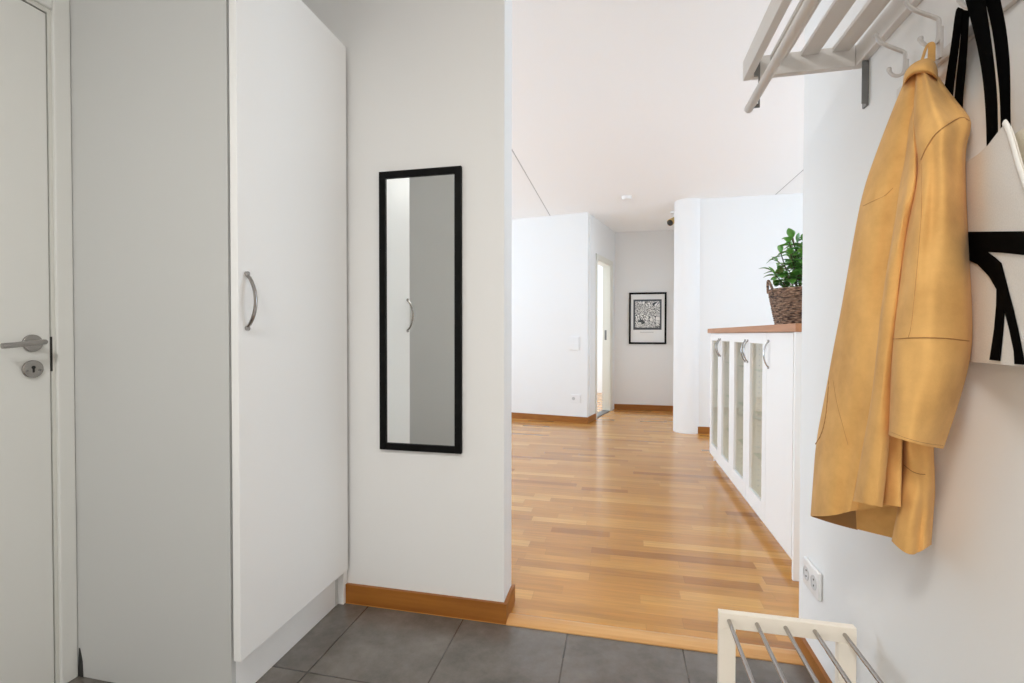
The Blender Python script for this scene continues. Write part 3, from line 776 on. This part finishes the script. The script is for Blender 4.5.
# ------------------------------------------------------------------ traced cloth panels
def interp(poly, n):
    """resample a polyline of tuples evenly by arc length in its first two values"""
    d = [0]
    for a, b_ in zip(poly, poly[1:]): d.append(d[-1] + math.hypot(b_[0] - a[0], b_[1] - a[1]))
    out = []
    for k in range(n):
        s = d[-1] * k / (n - 1); i = 0
        while i < len(d) - 2 and d[i + 1] < s: i += 1
        t = 0 if d[i + 1] == d[i] else (s - d[i]) / (d[i + 1] - d[i])
        out.append(tuple(a + (b_ - a) * t for a, b_ in zip(poly[i], poly[i + 1])))
    return out
def smooth_poly(P, it=2):
    P = [tuple(map(float, p)) for p in P]
    for _ in range(it):
        Q = [P[0]]
        for i in range(len(P) - 1):
            a, b_ = P[i], P[i + 1]
            Q.append(tuple(x * .75 + y * .25 for x, y in zip(a, b_))); Q.append(tuple(x * .25 + y * .75 for x, y in zip(a, b_)))
        Q.append(P[-1]); P = Q
    return P
XMAX = XR - 0.004
class Panel:
    """cloth lofted between a left and a right edge (px, py, X); front bulges to the room, back to the wall"""
    def __init__(s, left, right, nv=60, nu=28, bf=0.03, bb=0.01, fold=None, pw=0.5, hem=None, sm=2):
        L = interp(smooth_poly(left, sm), nv); R = interp(smooth_poly(right, sm), nv)
        s.F = []; s.B = []
        for v in range(nv):
            vf = v / (nv - 1); rf = []; rb = []
            bfv = bf(vf) if callable(bf) else bf
            for u in range(nu):
                uf = u / (nu - 1); uf = 0.5 - 0.5 * math.cos(math.pi * uf)
                px, py, X = [a + (b_ - a) * uf for a, b_ in zip(L[v], R[v])]
                if hem: py += hem(uf) * vf ** 6
                sh = max(0, 1 - (2 * uf - 1) ** 2) ** pw
                x = X - bfv * sh
                if fold: x += fold(uf, vf) * min(1, sh * 2)
                rf.append((px, py, min(x, XMAX))); rb.append((px, py, min(X + bb * sh + 0.0004 * 0, XMAX + 0.001)))
            s.F.append(rf); s.B.append(rb)
        s.nv, s.nu = nv, nu
    def add(s, b, cap0=True, cap1=True):
        nu, nv = s.nu, s.nv; ring = []
        for v in range(nv):
            f = [b.bm.verts.new(PX(*p)) for p in s.F[v]]
            bk_ = [b.bm.verts.new(PX(*p)) for p in s.B[v][1:-1]]
            ring.append(f + bk_[::-1])
        n = len(ring[0])
        for a, c_ in zip(ring, ring[1:]):
            for k in range(n): b.bm.faces.new((a[k], a[(k + 1) % n], c_[(k + 1) % n], c_[k]))
        for r, on in ((ring[0], cap0), (ring[-1], cap1)):
            if on:
                f = r[:nu]; k = [r[0]] + r[nu:][::-1] + [r[nu - 1]]
                for i in range(nu - 1):
                    vs = []
                    for q in (f[i], f[i + 1], k[i + 1], k[i]):
                        if q not in vs: vs.append(q)
                    if len(vs) > 2:
                        try: b.bm.faces.new(vs)
                        except ValueError: pass
        return b
    def X(s, px, py):
        best = []
        for row in s.F:
            for p in row:
                d = (p[0] - px) ** 2 + (p[1] - py) ** 2
                if len(best) < 4 or d < best[-1][0]:
                    best.append((d, p[2])); best.sort(); best = best[:4]
        ws = [1 / (d + 0.05) for d, _ in best]
        return sum(w_ * x for w_, (_, x) in zip(ws, best)) / sum(ws)
def g(u, c, w_): return math.exp(-((u - c) / w_) ** 2)
def nz(u, v, s=3.0, k=0.0): return noise.noise(Vector((u * s, v * s * 1.4, k)))

jk = thing('jacket', 'tan suede jacket hanging by its loop from a steel hook', 'jacket', (XR, 1.1, 1.66))
# body
bodyL = [(909, 70, .575), (903, 84, .565), (892, 111, .55), (877, 150, .535), (863, 190, .52), (855, 230, .51), (848, 270, .50), (841, 310, .492), (833, 350, .485), (825, 395, .478), (816, 440, .47), (813, 480, .463), (810.5, 516, .46)]
bodyR = [(934, 70, .600), (945, 90, .603), (952, 120, .605), (955, 160, .605), (955, 200, .60), (952, 250, .598), (948, 300, .595), (942, 350, .592), (936, 400, .588), (925, 440, .58), (912, 470, .57), (905, 490, .565), (900, 505, .56)]
def body_fold(u, v):
    x = 0.003 * g(u, 0.36 - 0.02 * v, 0.07) * min(1, v * 2.5) - 0.004 * g(u, 0.18, 0.15)
    x += 0.009 * nz(u, v, 2.6, 1) + 0.006 * g(u, 0.52, 0.07)
    x += 0.004 * g(v, 0.27, 0.03) * g(u, .3, .2)
    return x
body = Panel(bodyL, bodyR, nv=90, nu=44, bf=lambda v: 0.020 + 0.010 * v, bb=0.008, fold=body_fold, hem=lambda u: 2.0 * math.sin(math.pi * min(1, u * 2.2)))
b = MB(); body.add(b); b.build('jacket_body', M_suede, jk, True)
# back part seen below the front hem
backL = [(850, 430, .535), (850, 470, .535), (854, 500, .535), (856, 512, .535), (856.5, 529, .535)]
backR = [(926, 430, .610), (925, 460, .610), (915, 500, .610), (905, 520, .610), (901, 540, .610)]
back = Panel(backL, backR, nv=30, nu=30, bf=0.0, bb=0.004, fold=lambda u, v: 0.004 * nz(u, v, 3, 3))
b = MB(); back.add(b); b.build('back_panel', M_suede, jk, True)
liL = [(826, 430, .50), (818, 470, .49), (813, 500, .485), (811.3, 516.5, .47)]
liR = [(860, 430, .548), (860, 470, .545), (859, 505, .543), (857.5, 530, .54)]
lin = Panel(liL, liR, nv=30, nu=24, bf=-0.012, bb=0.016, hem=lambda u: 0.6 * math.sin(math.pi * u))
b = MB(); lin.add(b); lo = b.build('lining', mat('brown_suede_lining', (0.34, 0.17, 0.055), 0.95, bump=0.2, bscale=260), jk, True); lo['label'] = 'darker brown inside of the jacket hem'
# inner strip (front edge of the jacket)
stL = [(911, 96, .575), (907, 118, .565), (904, 150, .553), (900, 185, .535), (897.5, 203, .518), (896, 215, .511), (890, 250, .503), (882, 300, .494), (876.5, 350, .486), (871.5, 400, .478), (862, 450, .470), (853, 501, .463)]
stR = [(914, 96, .575), (915, 118, .548), (917, 150, .535), (917, 185, .525), (909, 225, .522), (901, 289, .515), (896, 350, .51), (893, 400, .505), (890, 435, .50), (887, 470, .495), (882.5, 507, .49)]
strip = Panel(stL, stR, nv=80, nu=18, bf=0.017, bb=0.006, fold=lambda u, v: 0.004 * nz(u, v, 3, 4))
b = MB(); strip.add(b); b.build('front_edge', M_suede, jk, True)
# inner panel right of the strip
inL = [(876, 425, .512), (876, 470, .508), (876, 503, .506)]; inR = [(902.5, 425, .527), (902, 470, .522), (901, 507, .52)]
inn = Panel(inL, inR, nv=20, nu=14, bf=0.008, bb=0.004)
b = MB(); inn.add(b); b.build('inner_panel', M_suede, jk, True)
# second sleeve
s2L = [(900, 415, .545), (902, 440, .545), (901.5, 470, .542), (898.5, 505, .537), (893.5, 530, .53), (891.5, 541, .528)]
s2R = [(936, 415, .60), (933.5, 449, .60), (935, 475, .598), (935.3, 495, .598), (933, 520, .595), (931.5, 545, .592)]
def s2hem(u): return 11.5 * math.sin(math.pi * min(1, u * 1.02)) ** 1.0 * (1 if u < .62 else 0.9) 
def s2fold(u, v): return 0.004 * g(u, 0.66, 0.09) * v - 0.003 * g(u, .85, .1) * v + 0.004 * nz(u, v, 3, 9)
sl2 = Panel(s2L, s2R, nv=50, nu=30, bf=0.024, bb=0.02, fold=s2fold, hem=s2hem)
b = MB(); sl2.add(b); b.build('sleeve', M_suede, jk, True)
# near sleeve with shoulder
s1L = [(916, 71, .560), (914.5, 95, .553), (913, 115, .546), (913.5, 140, .541), (917, 165, .538), (914.5, 187, .532), (906.5, 224, .522), (901, 256, .515), (897, 290, .509), (893, 330, .503), (890.5, 370, .498), (889.5, 400, .494), (888.3, 435, .490)]
s1R = [(934, 70, .602), (946, 87, .605), (955, 98, .606), (964, 109, .606), (971.5, 120, .606), (971, 130, .606), (966, 146, .606), (965.5, 170, .605), (966.5, 200, .603), (968, 230, .602), (969.5, 260, .60), (972, 300, .598), (973, 335, .596), (970, 362, .594), (962, 393, .59), (952, 424, .586), (943.5, 449, .582)]
def s1fold(u, v):
    x = 0.004 * g(u, 0.33 + 0.05 * math.sin(v * 5), 0.11) * g(v, .40, .22)
    x += 0.003 * g(u, 0.62, 0.12) * g(v, .62, .2) + 0.008 * nz(u, v, 3.2, 6) - 0.006 * g(u, .5, .18) * g(v, .1, .12)
    return x
sl1 = Panel(s1L, s1R, nv=110, nu=44, bf=lambda v: 0.02 + 0.026 * min(1, v * 2.5), bb=0.02, fold=s1fold, hem=lambda u: 1.5 * math.sin(math.pi * u))
b = MB(); sl1.add(b); b.build('sleeve', M_suede, jk, True)
# collar band, folded over at the hook
cU = [(902.5, 85, .545), (904, 74, .545), (909, 66.5, .55), (916, 61.5, .555), (924, 58.5, .565), (931, 58, .575), (936, 63, .585), (938, 71, .592), (938, 81, .60)]
cD = [(905.5, 83, .548), (909, 78, .545), (913.5, 74.5, .545), (919, 73, .548), (925, 73.2, .555), (930, 74.5, .565), (934, 77, .575), (936.5, 80, .585), (937.5, 83, .60)]
col_ = Panel(cU, cD, nv=40, nu=14, bf=0.012, bb=0.03, pw=0.6)
b = MB(); col_.add(b); b.build('collar', M_suede, jk, True)
# hanging loop
b = MB()
lp = [PX(921.5, 62, .575), PX(924.5, 52, .583), PX(927, 45.2, .588), PX(930, 43.8, .59), PX(932, 46, .592), PX(931.5, 54, .588), PX(931.5, 62, .58)]
b.tube(lp, 0.0058, n=8, smooth=2, sx=0.35, sy=1.0, up=(-1, 0, 0)); b.build('hanging_loop', M_suede, jk, True)
# stitched seams
def seam(pan, pts, r=0.0009):
    b = MB(); q = []
    for (px, py) in [p[:2] for p in interp(smooth_poly([(a, c_, 0) for a, c_ in pts], 2), 26)]:
        q.append(PX(px, py, pan.X(px, py) - 0.0003))
    b.tube(q, r, n=6); b.build('seam', M_seam if r > 0.0006 else M_seam2, jk)
seam(sl1, [(969, 121), (964, 117.5), (960, 117.5), (953, 121), (947, 125), (935, 134), (926, 148), (921, 160)], .0011)
seam(sl1, [(893.5, 339), (915, 337.5), (945, 338), (969, 341)], .0009)
seam(sl1, [(921, 160), (922, 208), (919, 245), (916, 280), (911, 330), (908, 338)], .0005)
seam(sl2, [(904, 465), (911, 471), (918, 474), (925, 474.5)], .0008)
seam(body, [(829, 380), (827.5, 400), (825.5, 420), (821, 436), (815.5, 444)], .0012)
seam(body, [(833, 380), (837, 405), (842, 423), (848, 445)], .0005)
seam(body, [(863, 206), (875, 200), (885, 196), (893, 188)], .0006)
seam(sl1, [(889.8, 431.5), (905, 438), (925, 443.5), (943, 445.5)], .0005)

# ------------------------------------------------------------------ tote bag
tn = Vector((1, -0.28, 0)).normalized(); tp = Vector((0.592, 0.97, 1.2))
tn2 = tn; tp2 = Vector((0.603, 0.97, 1.2))
tb = thing('tote_bag', 'canvas tote bag with a black brushstroke print and black straps', 'tote bag', (XR, 0.88, 1.6))
def tote_panel(name, top, bot, pt, m, bulge=0.012, nv=40, nu=40, seed=0, back=0.004):
    T = interp(smooth_poly([(a, c_, 0) for a, c_ in top], 1), nu); Bt = interp([(a, c_, 0) for a, c_ in bot], nu)
    b = MB(); g1 = []; g2 = []
    for v in range(nv):
        r1 = []; r2 = []
        for u in range(nu):
            vf = v / (nv - 1); px = T[u][0] + (Bt[u][0] - T[u][0]) * vf; py = T[u][1] + (Bt[u][1] - T[u][1]) * vf
            p = PPL(px, py, pt, tn); uf = u / (nu - 1)
            off = bulge * nz(uf, vf, 2.2, seed) * (math.sin(math.pi * uf) ** 0.3) * min(1, vf * 4) + 0.002 * g(uf, .05, .02) * (1 - vf)
            off *= max(0.0, min(1.0, (222 - py) / 30))
            q = p + tn * off
            r1.append(b.bm.verts.new(q)); r2.append(b.bm.verts.new(q + tn * back))
        g1.append(r1); g2.append(r2)
    for G in (g1, g2):
        for v in range(nv - 1):
            for u in range(nu - 1): b.bm.faces.new((G[v][u], G[v][u + 1], G[v + 1][u + 1], G[v + 1][u]))
    for v in range(nv - 1):
        for u in (0, nu - 1): b.bm.faces.new((g1[v][u], g1[v + 1][u], g2[v + 1][u], g2[v][u]))
    for u in range(nu - 1):
        for v in (0, nv - 1): b.bm.faces.new((g1[v][u], g2[v][u], g2[v][u + 1], g1[v][u + 1]))
    return b.build(name, m, tb, True)
FT = [(950, 171), (965, 162), (985, 149), (997, 133), (1006, 122), (1012, 138), (1018, 160), (1026, 186), (1040, 222), (1085, 222), (1140, 150), (1190, 50), (1240, 2)]
FBm = [(950, 360), (1240, 386)]
tote_panel('front_panel', FT, FBm, tp, M_canvas, 0.006, nu=160, seed=2)
tote_panel('back_panel', [(950, 168), (985, 152), (1005, 140), (1024, 128), (1080, 98), (1240, -8)], [(950, 358), (1240, 384)], tp2, M_canvas2, 0.006, seed=5, back=0.003)
b = MB(); hem_ = [PPL(a, c_, tp, tn) - tn * 0.001 for a, c_ in [(1005.5, 122.5), (1009, 128), (1014, 145), (1020, 166), (1027.5, 188), (1041, 223), (1085, 223), (1140, 150), (1190, 50), (1238, 4)]]
b.tube(hem_, 0.0045, n=8, smooth=1, sx=0.6, sy=1.2, up=tuple(tn)); b.build('hem', mat('white_binding', (0.86, 0.84, 0.80), 0.8), tb, True)
def Q(x, y): return (930 + x / 3.255, 170 + y / 3.255)
band = [Q(90, 201), Q(118, 201), Q(306, 199), (1045, 231), (1085, 232), (1228, 238), (1228, 290), (1085, 262), (1050, 256), Q(306, 276), Q(240, 269), Q(190, 267), Q(215, 285), Q(235, 303), Q(250, 360), Q(259, 395),
        Q(275, 455), Q(290, 520), Q(306, 600), Q(312, 634), Q(281, 632), Q(279, 590), Q(264, 520), Q(246, 452), Q(241, 520), Q(231, 622), Q(199, 618), Q(214, 520), Q(221, 440), Q(222, 388), Q(198, 347), Q(160, 307), Q(118, 288), Q(90, 280)]
# the print follows the cloth: built as a fine grid clipped to the outline
def inside(px, py, poly):
    c_ = False; j = len(poly) - 1
    for i in range(len(poly)):
        xi, yi = poly[i]; xj, yj = poly[j]
        if (yi > py) != (yj > py) and px < (xj - xi) * (py - yi) / (yj - yi) + xi: c_ = not c_
        j = i
    return c_
b = MB(); b.poly([PPL(x, y, tp, tn) - tn * 0.0022 for x, y in band], thick=tuple(tn * 0.0016))
pr_ = b.build('print', M_black, tb)
def strap(L, R):
    P = Panel(L, R, nv=50, nu=8, bf=0.0015, bb=0.0015, pw=0.4); b = MB(); P.add(b); b.build('strap', M_black, tb, True)
strap([(958, 7, .592), (955.5, 9, .592), (951, 45, .598), (947, 70, .60), (943.5, 92, .60), (940, 130, .602), (939, 175, .602)], [(963.5, 9, .592), (962.5, 14, .592), (959, 50, .598), (955.5, 75, .60), (953, 97, .60), (950, 130, .602), (950, 178, .602)])
strap([(960.5, 9, .594), (961.5, 18, .594), (960, 45, .599), (957, 70, .601), (954.3, 98, .601), (952, 130, .603), (951, 175, .603)], [(970.5, 11, .594), (969.5, 14, .594), (967.5, 50, .599), (965.5, 75, .601), (963, 100, .601), (962, 130, .603), (961, 170, .603)])
strap([(963, -25, .575), (964, -3, .575), (972, 25, .572), (978, 50, .572), (983, 80, .572), (985.5, 110, .578), (986.5, 140, .586), (987, 185, .592)], [(982, -25, .575), (985, -3, .575), (990, 30, .572), (994, 60, .572), (997, 90, .572), (998, 115, .578), (998, 140, .586), (998, 185, .592)])
strap([(982, -25, .580), (984, -3, .580), (992, 28, .577), (996, 60, .577), (999.3, 90, .577), (1000.5, 115, .582), (1000.5, 136, .588), (1001, 185, .594)], [(996, -25, .580), (1000, -3, .580), (1006, 25, .577), (1009.5, 55, .577), (1010.5, 80, .577), (1010.5, 105, .582), (1011, 130, .588), (1012, 185, .594)])

# ------------------------------------------------------------------ shoe rack
sr = thing('shoe_rack', 'low cream shoe rack with steel bars against the right wall', 'shoe rack', (0.42, 0.95, 0))
x0, x1 = 0.262, 0.583; YS = 1.345
for y_ in (YS, 0.57):
    b = MB(); w_ = 0.041; t_ = 0.020
    b.box((x0, y_, 0), (x0 + w_, y_ + t_, 0.3265), 0.0015); b.box((x1 - w_, y_, 0), (x1, y_ + t_, 0.3265), 0.0015)
    b.box((x0, y_, 0.327), (x1, y_ + t_, 0.367), 0.0015); b.box((x0 + w_, y_, 0.085), (x1 - w_, y_ + t_, 0.120), 0.0015)
    b.build('end_frame', M_cream, sr)
for k in range(5):
    xx = 0.286 + 0.0675 * k
    b = MB(); b.cyl((xx, 0.588, 0.348), (xx, YS + 0.002, 0.348), 0.0052, n=14); b.build('bar', M_steel, sr, True)
    b = MB(); b.cyl((xx, 0.588, 0.103), (xx, YS + 0.002, 0.103), 0.0052, n=14)
    if k % 4: b.build('bar', M_steel, sr, True)
    else: b.bm.free()

# ------------------------------------------------------------------ lamp body added for the overhead fill light, out of view
cl = thing('added_lamp', 'flat round white lamp added unseen on the hall ceiling', 'lamp', (-0.5, -0.6, H))
b = MB(); b.lathe([(0.001, H), (0.10, H), (0.10, H - 0.03), (0.09, H - 0.04), (0.001, H - 0.042)], (-0.5, -0.6, 0), n=40); b.build('added_lamp_shade', M_plastic, cl, True)
